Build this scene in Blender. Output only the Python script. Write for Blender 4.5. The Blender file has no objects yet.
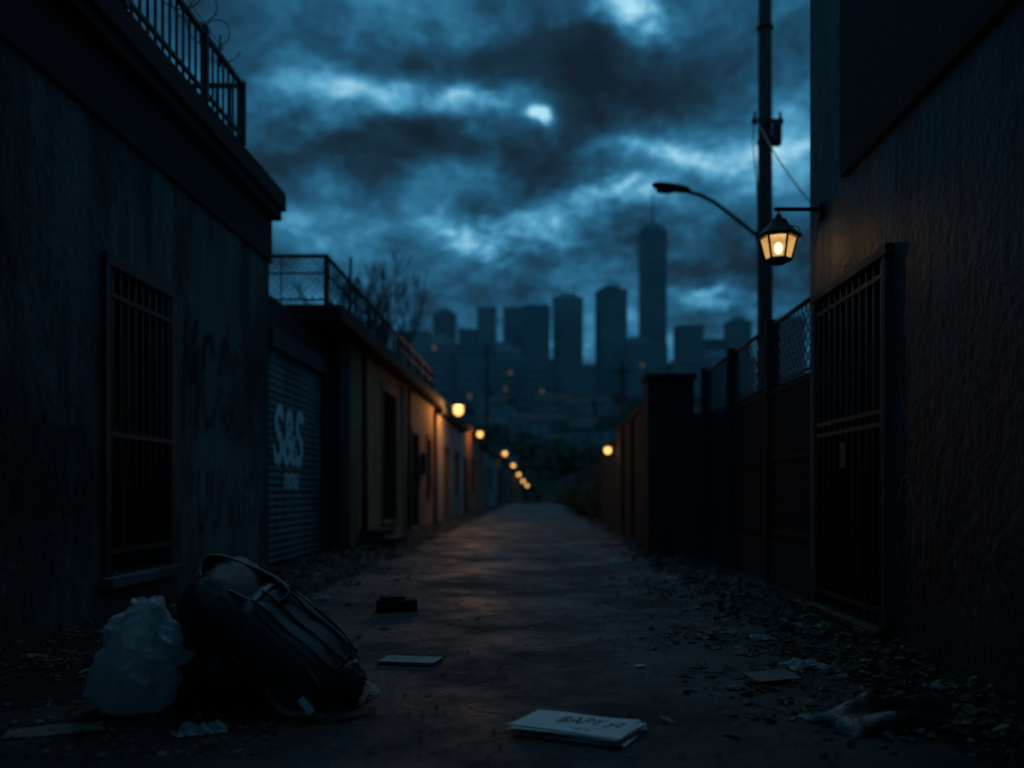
import bpy, math, random
from mathutils import Vector, Matrix, noise
random.seed(7)
R=random.Random(11)
sc=bpy.context.scene
sc.view_settings.view_transform='Standard'
sc.view_settings.look='None'
sc.view_settings.exposure=0
H=0.9; F=900.0
def gz(y):
    if y<58: return 0.0
    if y<170: return -(y-58)*0.018
    z=-112*0.018
    t=(y-170)
    if y<650: return z+ t*0.155*min(1,t/60+.15)
    z2=z+480*0.155
    return z2+ (y-650)*0.02
# ---------------- builder
class MB:
    def __init__(s): s.v=[];s.f=[];s.m=[];s.sm=[]
    def face(s,pts,m=0,sm=False):
        n=len(s.v); s.v+= [tuple(p) for p in pts]; s.f.append(tuple(range(n,n+len(pts)))); s.m.append(m); s.sm.append(sm)
    def box(s,x0,x1,y0,y1,z0,z1,m=0,M=None):
        P=[Vector(p) for p in [(x0,y0,z0),(x1,y0,z0),(x1,y1,z0),(x0,y1,z0),(x0,y0,z1),(x1,y0,z1),(x1,y1,z1),(x0,y1,z1)]]
        if M: P=[M@p for p in P]
        n=len(s.v); s.v+=[tuple(p) for p in P]
        for q in [(0,3,2,1),(4,5,6,7),(0,1,5,4),(1,2,6,5),(2,3,7,6),(3,0,4,7)]:
            s.f.append(tuple(n+i for i in q)); s.m.append(m); s.sm.append(False)
    def tube(s,pts,r,n=8,m=0,closed=False,caps=True):
        pts=[Vector(p) for p in pts]; N=len(pts)
        rs=r if isinstance(r,(list,tuple)) else [r]*N
        base=len(s.v); up=None
        for i,p in enumerate(pts):
            if closed: d=pts[(i+1)%N]-pts[i-1]
            else: d=pts[min(i+1,N-1)]-pts[max(i-1,0)]
            if d.length<1e-9: d=Vector((0,0,1))
            d.normalize()
            if up is None:
                up=Vector((0,0,1)) if abs(d.z)<.9 else Vector((1,0,0))
            a=d.cross(up)
            if a.length<1e-4: a=d.cross(Vector((0,1,0.1)))
            a.normalize(); b=a.cross(d).normalized(); up=b
            for k in range(n):
                t=2*math.pi*k/n
                s.v.append(tuple(p+a*math.cos(t)*rs[i]+b*math.sin(t)*rs[i]))
        L=N if closed else N-1
        for i in range(L):
            j=(i+1)%N
            for k in range(n):
                k2=(k+1)%n
                s.f.append((base+i*n+k,base+i*n+k2,base+j*n+k2,base+j*n+k)); s.m.append(m); s.sm.append(n>4)
        if caps and not closed:
            s.f.append(tuple(base+k for k in range(n))[::-1]); s.m.append(m); s.sm.append(False)
            s.f.append(tuple(base+(N-1)*n+k for k in range(n))); s.m.append(m); s.sm.append(False)
    def grid(s,fn,nu,nv,m=0,sm=True,wrapu=False):
        base=len(s.v)
        for j in range(nv+1):
            for i in range(nu if wrapu else nu+1):
                s.v.append(tuple(fn(i/nu,j/nv)))
        W=nu if wrapu else nu+1
        for j in range(nv):
            for i in range(nu):
                i2=(i+1)%nu if wrapu else i+1
                s.f.append((base+j*W+i,base+j*W+i2,base+(j+1)*W+i2,base+(j+1)*W+i)); s.m.append(m); s.sm.append(sm)
    def obj(s,name,mats,parent=None,bevel=0):
        me=bpy.data.meshes.new(name); me.from_pydata(s.v,[],s.f); 
        for mt in mats: me.materials.append(mt)
        me.polygons.foreach_set('material_index',s.m)
        me.polygons.foreach_set('use_smooth',s.sm)
        me.update()
        o=bpy.data.objects.new(name,me); sc.collection.objects.link(o)
        if parent: o.parent=parent
        if bevel:
            b=o.modifiers.new('bevel','BEVEL'); b.width=bevel; b.segments=2; b.limit_method='ANGLE'
        return o
def empty(name):
    o=bpy.data.objects.new(name,None); sc.collection.objects.link(o); return o
# ---------------- materials
def mk(name):
    m=bpy.data.materials.new(name); m.use_nodes=True; nt=m.node_tree
    return m,nt,nt.nodes['Principled BSDF']
def surf(name,c1,c2,scale=3,rough=.8,bump=.3,bscale=25,stretch=(1,1,1),stain=None,metal=0,rvar=.1,stain_scale=.8,spec=.4,brick=False,dist=.02):
    m,nt,b=mk(name); N=nt.nodes; L=nt.links
    tc=N.new('ShaderNodeTexCoord'); mp=N.new('ShaderNodeMapping'); mp.inputs['Scale'].default_value=stretch
    L.new(tc.outputs['Object'],mp.inputs['Vector'])
    n1=N.new('ShaderNodeTexNoise'); n1.inputs['Scale'].default_value=scale; n1.inputs['Detail'].default_value=6; n1.inputs['Roughness'].default_value=.65
    L.new(mp.outputs[0],n1.inputs['Vector'])
    r=N.new('ShaderNodeValToRGB'); r.color_ramp.elements[0].position=.35; r.color_ramp.elements[1].position=.65
    r.color_ramp.elements[0].color=(*c1,1); r.color_ramp.elements[1].color=(*c2,1)
    L.new(n1.outputs['Fac'],r.inputs[0]); col=r.outputs[0]
    n2=N.new('ShaderNodeTexNoise'); n2.inputs['Scale'].default_value=bscale; n2.inputs['Detail'].default_value=5
    L.new(tc.outputs['Object'],n2.inputs['Vector']); hgt=n2.outputs['Fac']
    if brick:
        cx=N.new('ShaderNodeSeparateXYZ'); L.new(tc.outputs['Object'],cx.inputs[0])
        cb=N.new('ShaderNodeCombineXYZ'); L.new(cx.outputs['Y'],cb.inputs['X']); L.new(cx.outputs['Z'],cb.inputs['Y'])
        bt=N.new('ShaderNodeTexBrick'); bt.inputs['Scale'].default_value=1; bt.inputs['Brick Width'].default_value=.25; bt.inputs['Row Height'].default_value=.085; bt.inputs['Mortar Size'].default_value=.008
        bt.inputs['Color1'].default_value=(.75,.75,.75,1); bt.inputs['Color2'].default_value=(1.1,1.05,1,1); bt.inputs['Mortar'].default_value=(.45,.5,.5,1)
        L.new(cb.outputs[0],bt.inputs['Vector'])
        mx=N.new('ShaderNodeMix'); mx.data_type='RGBA'; mx.blend_type='MULTIPLY'; mx.inputs[0].default_value=1
        L.new(col,mx.inputs[6]); L.new(bt.outputs['Color'],mx.inputs[7]); col=mx.outputs[2]
    if stain:
        n3=N.new('ShaderNodeTexNoise'); n3.inputs['Scale'].default_value=stain_scale; n3.inputs['Detail'].default_value=9; n3.inputs['Roughness'].default_value=.7
        mp3=N.new('ShaderNodeMapping'); mp3.inputs['Scale'].default_value=(1,1,.35); L.new(tc.outputs['Object'],mp3.inputs['Vector']); L.new(mp3.outputs[0],n3.inputs['Vector'])
        r3=N.new('ShaderNodeValToRGB'); r3.color_ramp.elements[0].position=.44; r3.color_ramp.elements[1].position=.56
        L.new(n3.outputs['Fac'],r3.inputs[0])
        mx=N.new('ShaderNodeMix'); mx.data_type='RGBA'; mx.inputs[7].default_value=(*stain,1)
        mm=N.new('ShaderNodeMath'); mm.operation='MULTIPLY'; mm.inputs[1].default_value=.85; L.new(r3.outputs[0],mm.inputs[0])
        L.new(mm.outputs[0],mx.inputs[0]); L.new(col,mx.inputs[6]); col=mx.outputs[2]
        ha=N.new('ShaderNodeMath'); ha.operation='MULTIPLY_ADD'; L.new(r3.outputs[0],ha.inputs[0]); ha.inputs[1].default_value=-.35; L.new(hgt,ha.inputs[2]); hgt=ha.outputs[0]
    L.new(col,b.inputs['Base Color'])
    b.inputs['Metallic'].default_value=metal; b.inputs['Specular IOR Level'].default_value=spec
    mr=N.new('ShaderNodeMapRange'); mr.inputs[3].default_value=rough-rvar; mr.inputs[4].default_value=min(1,rough+rvar)
    L.new(n1.outputs['Fac'],mr.inputs[0]); L.new(mr.outputs[0],b.inputs['Roughness'])
    bp=N.new('ShaderNodeBump'); bp.inputs['Strength'].default_value=bump; bp.inputs['Distance'].default_value=dist
    L.new(hgt,bp.inputs['Height']); L.new(bp.outputs[0],b.inputs['Normal'])
    return m
def lampmat(name,col,st,transp=0.5):
    m,nt,b=mk(name); N=nt.nodes; L=nt.links
    e=N.new('ShaderNodeEmission'); e.inputs[0].default_value=(*col,1); e.inputs[1].default_value=st
    t=N.new('ShaderNodeBsdfTransparent'); mx=N.new('ShaderNodeMixShader'); mx.inputs[0].default_value=transp
    L.new(e.outputs[0],mx.inputs[1]); L.new(t.outputs[0],mx.inputs[2]); L.new(mx.outputs[0],N['Material Output'].inputs[0])
    return m
def fadedpaint(name,col,thr=.45,amt=1):
    m,nt,b=mk(name); N=nt.nodes; L=nt.links
    b.inputs['Base Color'].default_value=(*col,1); b.inputs['Roughness'].default_value=.85; b.inputs['Specular IOR Level'].default_value=.2
    n=N.new('ShaderNodeTexNoise'); n.inputs['Scale'].default_value=14; n.inputs['Detail'].default_value=8
    tc=N.new('ShaderNodeTexCoord'); L.new(tc.outputs['Object'],n.inputs['Vector'])
    r=N.new('ShaderNodeValToRGB'); r.color_ramp.elements[0].position=thr-.08; r.color_ramp.elements[1].position=thr+.1
    r.color_ramp.elements[1].color=(amt,amt,amt,1)
    L.new(n.outputs['Fac'],r.inputs[0]); L.new(r.outputs[0],b.inputs['Alpha'])
    return m
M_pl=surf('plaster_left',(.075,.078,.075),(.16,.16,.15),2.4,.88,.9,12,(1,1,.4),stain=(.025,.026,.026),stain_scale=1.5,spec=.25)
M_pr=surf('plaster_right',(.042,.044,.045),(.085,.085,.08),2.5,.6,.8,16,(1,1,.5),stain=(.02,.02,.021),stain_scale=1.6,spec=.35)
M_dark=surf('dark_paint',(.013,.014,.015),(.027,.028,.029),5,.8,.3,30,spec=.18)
M_conc=surf('concrete',(.08,.08,.08),(.15,.15,.14),4,.85,.5,30,stain=(.035,.035,.035))
M_metal=surf('rusty_iron',(.022,.023,.026),(.05,.042,.037),12,.6,.3,60,metal=.3)
M_shut=surf('shutter_metal',(.11,.13,.135),(.17,.18,.19),4,.55,.15,40,stain=(.05,.045,.04),metal=.3)
M_glass=surf('dusty_glass',(.010,.012,.015),(.022,.024,.027),6,.35,.05,20,spec=.4)
M_brick=surf('orange_brick',(.46,.17,.07),(.58,.25,.11),3,.85,.5,30,stain=(.18,.08,.045),brick=True)
M_pale=surf('pale_render',(.34,.27,.22),(.46,.38,.31),2,.85,.4,20,stain=(.17,.13,.11))
M_wood=surf('weathered_wood',(.05,.038,.03),(.09,.065,.045),6,.75,.4,30,(6,6,.6))
M_fence=surf('fence_panel',(.03,.032,.034),(.055,.057,.06),6,.8,.3,30,stain=(.015,.015,.015),spec=.2)
M_fab=surf('bag_fabric',(.013,.015,.018),(.027,.03,.035),18,.55,.5,160,rvar=.1,spec=.5,dist=.004)
M_fab2=surf('bag_leather_panel',(.07,.078,.085),(.14,.15,.16),12,.45,.4,120,rvar=.12,spec=.5,dist=.004)
M_black=surf('black_polythene',(.008,.009,.011),(.016,.016,.019),10,.42,.3,30,spec=.45)
M_paper=surf('old_paper',(.66,.69,.70),(.84,.85,.85),5,.8,.15,60)
M_paper2=surf('soiled_paper',(.22,.23,.23),(.42,.42,.40),7,.85,.2,60)
M_ink=surf('ink',(.02,.02,.03),(.04,.04,.05),9,.7,.1,50)
M_card=surf('cardboard',(.15,.125,.095),(.25,.2,.14),8,.85,.3,40)
M_leaf=surf('dead_leaves',(.022,.019,.015),(.08,.063,.042),9,.8,.3,40)
M_stone=surf('rubble_stone',(.05,.05,.05),(.14,.135,.13),8,.85,.4,50)
M_bark=surf('bark',(.035,.033,.03),(.07,.065,.06),10,.9,.5,40)
M_fol=surf('foliage',(.03,.045,.02),(.07,.10,.05),4,.8,.2,20)
M_towerA=surf('hazed_facade_blue',(.20,.24,.27),(.27,.31,.34),.05,.7,0,1)  # distance haze is put into both tower facade colours, paler and bluer
M_towerB=surf('hazed_facade_grey',(.28,.32,.34),(.36,.39,.41),.05,.8,0,1)
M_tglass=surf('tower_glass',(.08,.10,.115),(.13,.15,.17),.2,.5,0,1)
M_lit=lampmat('lit_window',(1,.6,.3),.10,0)
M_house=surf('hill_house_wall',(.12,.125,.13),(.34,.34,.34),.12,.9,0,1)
M_roof=surf('hill_house_roof',(.07,.06,.055),(.14,.12,.11),.5,.9,0,1)
M_graf=fadedpaint('graffiti_dark',(.018,.018,.02),.44,.8)
M_graf2=fadedpaint('graffiti_grey',(.20,.21,.22),.46,.6)
M_grafw=fadedpaint('graffiti_white',(.85,.86,.88),.40)
M_pane=lampmat('lantern_pane',(1,.56,.17),.75,.35)
M_bulb=lampmat('lantern_bulb',(1,.75,.4),6,0)
M_farlamp=lampmat('lamp_globe',(1,.50,.14),2.6,.3)
m,nt,b=mk('white_polythene'); M_plast=m
b.inputs['Base Color'].default_value=(.72,.76,.78,1); b.inputs['Roughness'].default_value=.32
tr=nt.nodes.new('ShaderNodeBsdfTranslucent'); tr.inputs[0].default_value=(.75,.78,.8,1)
mx=nt.nodes.new('ShaderNodeMixShader'); mx.inputs[0].default_value=.35
nt.links.new(b.outputs[0],mx.inputs[1]); nt.links.new(tr.outputs[0],mx.inputs[2]); nt.links.new(mx.outputs[0],nt.nodes['Material Output'].inputs[0])
def groundmat(name,c1,c2,dirt,cracks=True,rlo=.35,rhi=.75,spec=.4):
    m,nt,b=mk(name); N=nt.nodes; L=nt.links
    b.inputs['Specular IOR Level'].default_value=spec
    tc=N.new('ShaderNodeTexCoord')
    def nz(s,d=8,r=.65):
        n=N.new('ShaderNodeTexNoise'); n.inputs['Scale'].default_value=s; n.inputs['Detail'].default_value=d; n.inputs['Roughness'].default_value=r
        L.new(tc.outputs['Object'],n.inputs['Vector']); return n
    def ramp(src,a,c,ca,cc):
        r=N.new('ShaderNodeValToRGB'); r.color_ramp.elements[0].position=a; r.color_ramp.elements[1].position=c
        r.color_ramp.elements[0].color=(*ca,1); r.color_ramp.elements[1].color=(*cc,1); L.new(src,r.inputs[0]); return r.outputs[0]
    n1=nz(1.3,9,.72); n2=nz(20,6,.7); n3=nz(.8,9,.75); n4=nz(90,3)
    col=ramp(n1.outputs['Fac'],.38,.62,c1,c2)
    msk=ramp(n3.outputs['Fac'],.45,.55,(0,0,0),(1,1,1))
    mx=N.new('ShaderNodeMix'); mx.data_type='RGBA'; L.new(msk,mx.inputs[0]); L.new(col,mx.inputs[6]); mx.inputs[7].default_value=(*dirt,1)
    sp=ramp(n4.outputs['Fac'],.35,.7,(.4,.4,.4),(1.5,1.5,1.5))
    m2=N.new('ShaderNodeMix'); m2.data_type='RGBA'; m2.blend_type='MULTIPLY'; m2.inputs[0].default_value=1
    L.new(mx.outputs[2],m2.inputs[6]); L.new(sp,m2.inputs[7]); col=m2.outputs[2]
    h=N.new('ShaderNodeMath'); h.operation='ADD'; L.new(n2.outputs['Fac'],h.inputs[0]); 
    h2=N.new('ShaderNodeMath'); h2.operation='MULTIPLY'; h2.inputs[1].default_value=.7; L.new(n4.outputs['Fac'],h2.inputs[0]); L.new(h2.outputs[0],h.inputs[1]); hh=h.outputs[0]
    if cracks:
        wp=N.new('ShaderNodeVectorMath'); wp.operation='MULTIPLY_ADD'; nn=nz(2.5,5); L.new(nn.outputs['Color'],wp.inputs[0]); wp.inputs[1].default_value=(.5,.5,.5); L.new(tc.outputs['Object'],wp.inputs[2])
        v=N.new('ShaderNodeTexVoronoi'); v.feature='DISTANCE_TO_EDGE'; v.inputs['Scale'].default_value=.6; L.new(wp.outputs[0],v.inputs['Vector'])
        ck=ramp(v.outputs['Distance'],.003,.012,(.35,.35,.35),(1,1,1))
        m3=N.new('ShaderNodeMix'); m3.data_type='RGBA'; m3.blend_type='MULTIPLY'; m3.inputs[0].default_value=1; L.new(col,m3.inputs[6]); L.new(ck,m3.inputs[7]); col=m3.outputs[2]
        h3=N.new('ShaderNodeMath'); h3.operation='ADD'; L.new(hh,h3.inputs[0]); L.new(ck,h3.inputs[1]); hh=h3.outputs[0]
    L.new(col,b.inputs['Base Color'])
    mr=N.new('ShaderNodeMapRange'); mr.inputs[1].default_value=.4; mr.inputs[2].default_value=.6; mr.inputs[3].default_value=rlo; mr.inputs[4].default_value=rhi; L.new(n3.outputs['Fac'],mr.inputs[0]); L.new(mr.outputs[0],b.inputs['Roughness'])
    bp=N.new('ShaderNodeBump'); bp.inputs['Strength'].default_value=1; bp.inputs['Distance'].default_value=.02; L.new(hh,bp.inputs['Height']); L.new(bp.outputs[0],b.inputs['Normal'])
    return m
M_gr=groundmat('dirt_ground',(.024,.024,.024),(.048,.046,.043),(.017,.017,.017),False,.8,.95,.15)
M_pave=groundmat('alley_asphalt',(.034,.038,.040),(.072,.077,.08),(.022,.024,.025),True,.42,.78,.24)
# ---------------- ground
mb=MB()
ys=[-30,-5]+[i*1.0 for i in range(0,58,2)]+[58+i*4 for i in range(28)]+[170+i*12 for i in range(41)]+[700,900,1300,2000,4000]
xs=[-4000,-1500,-700]+[i*20 for i in range(-20,21)]+[700,1500,4000]
def gzz(x,y):
    z=gz(y)
    if y>180: z+=noise.noise(Vector((x*.006,y*.008,3)))*min(1,(y-180)/150)*9
    return z
W=len(xs)
for y in ys:
    for x in xs: mb.v.append((x,y,gzz(x,y)))
for j in range(len(ys)-1):
    for i in range(W-1):
        mb.f.append((j*W+i,j*W+i+1,(j+1)*W+i+1,(j+1)*W+i)); mb.m.append(0); mb.sm.append(True)
mb.obj('ground',[M_gr])
mb=MB()
ny=300
for j in range(ny+1):
    y=-4+ (j/ny)**1.7*164
    a=-1.95+noise.noise(Vector((0,y*1.3,0)))*.4+noise.noise(Vector((4,y*5,0)))*.14
    c=1.45+noise.noise(Vector((9,y*1.1,0)))*.4+noise.noise(Vector((14,y*5,0)))*.14
    for k in range(5): mb.v.append((a+(c-a)*k/4,y,gz(y)+.006))
for j in range(ny):
    for k in range(4):
        q=j*5+k; mb.f.append((q,q+1,q+6,q+5)); mb.m.append(0); mb.sm.append(True)
mb.obj('alley_pavement',[M_pave])
# ---------------- wall with openings
def wallx(mb,xf,sx,y0,y1,z0,z1,ops,m=0,depth=.16,mr=0,mp=1):
    cy=sorted(set([y0,y1]+[o[0] for o in ops]+[o[1] for o in ops])); cz=sorted(set([z0,z1]+[o[2] for o in ops]+[o[3] for o in ops]))
    for i in range(len(cy)-1):
        for j in range(len(cz)-1):
            a,b_,c,d=cy[i],cy[i+1],cz[j],cz[j+1]; my=(a+b_)/2; mz=(c+d)/2
            if any(o[0]<my<o[1] and o[2]<mz<o[3] for o in ops): continue
            mb.face([(xf,a,c),(xf,b_,c),(xf,b_,d),(xf,a,d)],m)
    xb=xf-sx*depth
    for (a,b_,c,d) in ops:
        mb.face([(xf,a,c),(xb,a,c),(xb,a,d),(xf,a,d)],mr); mb.face([(xf,b_,c),(xb,b_,c),(xb,b_,d),(xf,b_,d)],mr)
        mb.face([(xf,a,c),(xb,a,c),(xb,b_,c),(xf,b_,c)],mr); mb.face([(xf,a,d),(xb,a,d),(xb,b_,d),(xf,b_,d)],mr)
        mb.face([(xb,a,c),(xb,b_,c),(xb,b_,d),(xb,a,d)],mp)
def ends(mb,xf,xo,y0,y1,z0,z1,m=0):
    mb.face([(xf,y0,z0),(xo,y0,z0),(xo,y0,z1),(xf,y0,z1)],m); mb.face([(xf,y1,z0),(xo,y1,z0),(xo,y1,z1),(xf,y1,z1)],m)
    mb.face([(xo,y0,z0),(xo,y1,z0),(xo,y1,z1),(xo,y0,z1)],m); mb.face([(xf,y0,z1),(xf,y1,z1),(xo,y1,z1),(xo,y0,z1)],m)
def scribble(x,y0,z0,w,h,n,seed,mat,name,parent,wid=.022,sx=1):
    r=random.Random(seed); mb=MB()
    lw=w/n
    for k in range(n):
        cx=y0+lw*(k+.5)
        ty=r.choice([0,1,2,3])
        pts=[]
        if ty==0:
            for i in range(15): t=i/14*2*math.pi*.85+.6; pts.append((cx+math.cos(t)*lw*.38,z0+h/2+math.sin(t)*h*.45))
        elif ty==1:
            for i in range(15): t=i/14; pts.append((cx+math.sin(t*2*math.pi)*lw*.38,z0+h*t))
        elif ty==2:
            pts=[(cx-lw*.35,z0),(cx-lw*.3,z0+h*.97),(cx,z0+h*.4),(cx+lw*.33,z0+h),(cx+lw*.36,z0+h*.02)]
        else:
            pts=[(cx-lw*.3,z0+h),(cx-lw*.33,z0+h*.5),(cx-lw*.2,z0+h*.05),(cx+lw*.1,z0),(cx+lw*.33,z0+h*.3),(cx+lw*.35,z0+h)]
        pts=[(p[0]+r.uniform(-.015,.015),p[1]+r.uniform(-.02,.02)) for p in pts]
        for i in range(len(pts)-1):
            p,q=Vector(pts[i]),Vector(pts[i+1]); d=(q-p)
            if d.length<1e-5: continue
            d.normalize(); nn=Vector((-d.y,d.x))*wid; e=d*wid*.6
            xx=x+sx*(.004+.0006*(i+k*16))
            c=[p-e+nn,q+e+nn,q+e-nn,p-e-nn]
            mb.face([(xx,u.x,u.y) for u in c])
    return mb.obj(name,[mat],parent)
# ---------------- left building
LB=empty('plaster_building')
mb=MB()
WY0,WY1,WZ0,WZ1=6.41,7.5,.28,2.5
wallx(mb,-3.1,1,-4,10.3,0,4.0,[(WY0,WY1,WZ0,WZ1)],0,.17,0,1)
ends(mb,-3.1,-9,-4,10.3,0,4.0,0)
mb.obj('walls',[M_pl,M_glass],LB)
mb=MB(); mb.box(-9,-2.98,-4,10.40,4.003,4.12,0); mb.box(-9,-2.94,-4,10.44,4.12,4.33,0); mb.box(-3.3,-3.07,-4,10.33,3.5,4.0,0)
mb.obj('cornice',[M_dark],LB,bevel=.012)
mb=MB()
mb.box(-3.14,-2.99,WY0-.1,WY1+.1,WZ0-.08,WZ0-.003,0)
for (a,b_) in ((WY0-.06,WY0+.02),(WY1-.02,WY1+.06)): mb.box(-3.13,-3.06,a,b_,WZ0,WZ1,1)
mb.box(-3.13,-3.055,WY0-.06,WY1+.06,WZ1+.002,WZ1+.09,1)
mb.box(-3.26,-3.2,WY0,WY1,1.3,1.38,2); mb.box(-3.26,-3.2,(WY0+WY1)/2-.03,(WY0+WY1)/2+.03,WZ0,WZ1,2)
mb.obj('window_frame',[M_conc,M_metal,M_wood],LB,bevel=.006)
mb=MB()
for i in range(9):
    y=WY0+.06+i*(WY1-WY0-.12)/8; mb.tube([(-3.075,y,WZ0+.02),(-3.075,y,WZ1-.02)],.011,6)
for z in (WZ0+.18,1.30,WZ1-.2): mb.box(-3.095,-3.06,WY0+.02,WY1-.02,z-.018,z+.018)
mb.obj('window_bars',[M_metal],LB)
mb=MB()
xr=-2.96
mb.box(xr-.02,xr+.02,2,8.97,4.90,4.94); mb.box(xr-.015,xr+.015,2,8.95,4.40,4.43)
y=8.95
while y>2.2:
    mb.box(xr-.009,xr+.009,y-.009,y+.009,4.335,4.9); y-=.135
for y in (8.95,7.95,6.4,4.5): mb.box(xr-.03,xr+.03,y-.03,y+.03,4.335,5.0 if y<8.9 else 4.96)
mb.box(-6,xr-.03,8.93,8.97,4.90,4.94); 
x=xr-.12
while x>-6: mb.box(x-.009,x+.009,8.94,8.96,4.335,4.9); x-=.135
mb.obj('roof_railing',[M_metal],LB)
mb=MB(); pts=[]
for i in range(260):
    t=i/260*2*math.pi*11; pts.append((-3.02+math.cos(t)*.17,5+ i/260*3.6,5.12+math.sin(t)*.17+.03*math.sin(t*.37)))
mb.tube(pts,.0055,4)
mb.tube([(-3.02,5,5.1),(-3.02,8.6,5.1)],.005,4)
mb.tube([(-3.02,8.5,4.9),(-3.02,8.5,5.2)],.01,5)
mb.obj('razor_wire',[M_metal],LB)
scribble(-3.1,7.75,1.45,2.2,.95,5,5,M_graf,'graffiti_1',LB,.034)
scribble(-3.1,8.1,.55,1.6,.55,5,9,M_graf,'graffiti_2',LB,.016)
scribble(-3.1,4.3,.75,1.8,.6,5,12,M_graf,'graffiti_3',LB,.03)
# ---------------- right building
RB=empty('rendered_building')
mb=MB()
DY0,DY1,DZ0,DZ1=5.42,6.75,.06,2.30
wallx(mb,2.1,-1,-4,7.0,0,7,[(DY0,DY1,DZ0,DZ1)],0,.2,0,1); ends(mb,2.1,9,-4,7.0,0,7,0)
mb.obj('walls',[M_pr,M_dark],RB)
mb=MB(); mb.box(2.06,2.3,-4,6.2,3.05,6.9,0); mb.obj('eave_shade_band',[M_dark],RB,bevel=.01)  # dark raised band paints the eave's shade onto the upper wall
mb=MB()
mb.box(2.055,2.12,DY0-.06,DY0+.01,DZ0,DZ1,0); mb.box(2.055,2.12,DY1-.01,DY1+.06,DZ0,DZ1,0)
mb.box(2.05,2.12,DY0-.08,DY1+.08,DZ1+.002,DZ1+.07,0)
mb.box(2.0,2.2,DY0-.05,DY1+.05,.012,DZ0-.002,0)
mb.obj('door_frame',[M_wood],RB,bevel=.008)
mb=MB()
mb.box(2.24,2.28,DY0+.02,DY1-.02,DZ0+.02,DZ1-.02,0)
for z0,z1 in ((.25,1.0),(1.3,2.2)):
    for y0,y1 in ((DY0+.15,DY0+.62),(DY0+.78,DY1-.15)): mb.box(2.22,2.238,y0,y1,z0,z1,0)
mb.obj('door',[M_dark],RB,bevel=.008)
mb=MB()
n=11
for i in range(n):
    y=DY0+.05+i*(DY1-DY0-.1)/(n-1); mb.tube([(2.08,y,DZ0+.02),(2.08,y,DZ1-.01)],.012,6)
for z in (.16,1.30,1.38,2.2): mb.box(2.065,2.098,DY0+.01,DY1-.01,z-.015,z+.015)
mb.box(2.055,2.064,(DY0+DY1)/2-.03,(DY0+DY1)/2+.09,1.05,1.22)
mb.obj('security_grille',[M_metal],RB)
scribble(2.1,3.65,1.25,1.55,.75,4,31,M_graf2,'graffiti_1',RB,.013,-1)
scribble(2.1,3.5,.45,1.75,.55,5,34,M_graf2,'graffiti_2',RB,.013,-1)
AB=empty('sky_blocker'); mb=MB()  # unseen slabs added over and behind the camera to darken the near alley
mb.box(-3.05,2.0,-9,1.3,4.7,8,0); mb.box(-9,-3.12,-9,-4.05,0,8,0); mb.box(2.3,9,-9,-4.05,0,8,0)
mb.obj('unseen_blocker_slabs',[M_conc],AB)
# ---------------- wall lantern
def spot_light(name,loc,e,col,r,parent):
    l=bpy.data.lights.new(name,'POINT'); l.energy=e; l.color=col; l.shadow_soft_size=r
    o=bpy.data.objects.new(name,l); o.location=loc; sc.collection.objects.link(o); o.parent=parent
LN=empty('wall_lantern')
lx,ly,lz=1.775,6.7,2.60
mb=MB()
def frustum(mb,cx,cy,z0,z1,r0,r1,n,m,rot=math.pi/8,cap=True,sm=False):
    a=[(cx+math.cos(rot+2*math.pi*k/n)*r0,cy+math.sin(rot+2*math.pi*k/n)*r0,z0) for k in range(n)]
    b_=[(cx+math.cos(rot+2*math.pi*k/n)*r1,cy+math.sin(rot+2*math.pi*k/n)*r1,z1) for k in range(n)]
    for k in range(n):
        k2=(k+1)%n; mb.face([a[k],a[k2],b_[k2],b_[k]],m,sm)
    if cap: mb.face(a[::-1],m); mb.face(b_,m)
NS=6; RT=math.pi/6+.25
frustum(mb,lx,ly,lz,lz+.02,.095,.10,NS,0,RT)
frustum(mb,lx,ly,lz-.02,lz,.05,.09,NS,0,RT)
frustum(mb,lx,ly,lz+.17,lz+.195,.160,.168,NS,0,RT)
frustum(mb,lx,ly,lz+.195,lz+.27,.160,.085,NS,0,RT)
frustum(mb,lx,ly,lz+.27,lz+.315,.08,.055,NS,0,RT)
frustum(mb,lx,ly,lz+.315,lz+.35,.03,.02,8,0)
for k in range(NS):
    t=RT+2*math.pi*k/NS
    mb.tube([(lx+math.cos(t)*.095,ly+math.sin(t)*.095,lz+.015),(lx+math.cos(t)*.138,ly+math.sin(t)*.138,lz+.18)],.010,5)
mb.obj('frame',[M_metal],LN)
mb=MB(); frustum(mb,lx,ly,lz+.022,lz+.168,.09,.128,NS,0,RT,cap=False); mb.obj('panes',[M_pane],LN)
mb=MB()
def sup(mb,M,a,b_,c,e1,e2,nu,nv,m=0,na=0,nf=3,lat=(-1,1),seed=0):
    def sg(v,e): return math.copysign(abs(v)**e,v)
    def fn(u,v):
        th=2*math.pi*u; ph=math.pi/2*(lat[0]+(lat[1]-lat[0])*v)
        x=a*sg(math.sin(ph),e1); y=b_*sg(math.cos(ph),e1)*sg(math.cos(th),e2); z=c*sg(math.cos(ph),e1)*sg(math.sin(th),e2)
        p=Vector((x,y,z))
        if na:
            q=p*nf+Vector((seed,0,0)); d=noise.noise(q)*na+ (abs(noise.noise(q*2.3))-.25)*na*-.9+noise.noise(q*6)*na*.25
            p=p+p.normalized()*d
        return M@p
    mb.grid(fn,nu,nv,m,True,True)
sup(mb,Matrix.Translation((lx,ly,lz+.10)),.03,.03,.045,1,1,12,8); mb.obj('bulb',[M_bulb],LN)
mb=MB()
zt=lz+.39
mb.box(lx-.03,2.098,ly-.012,ly+.012,zt-.012,zt+.012)
mb.tube([(lx,ly,zt),(lx,ly,lz+.33)],.007,6)
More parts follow.
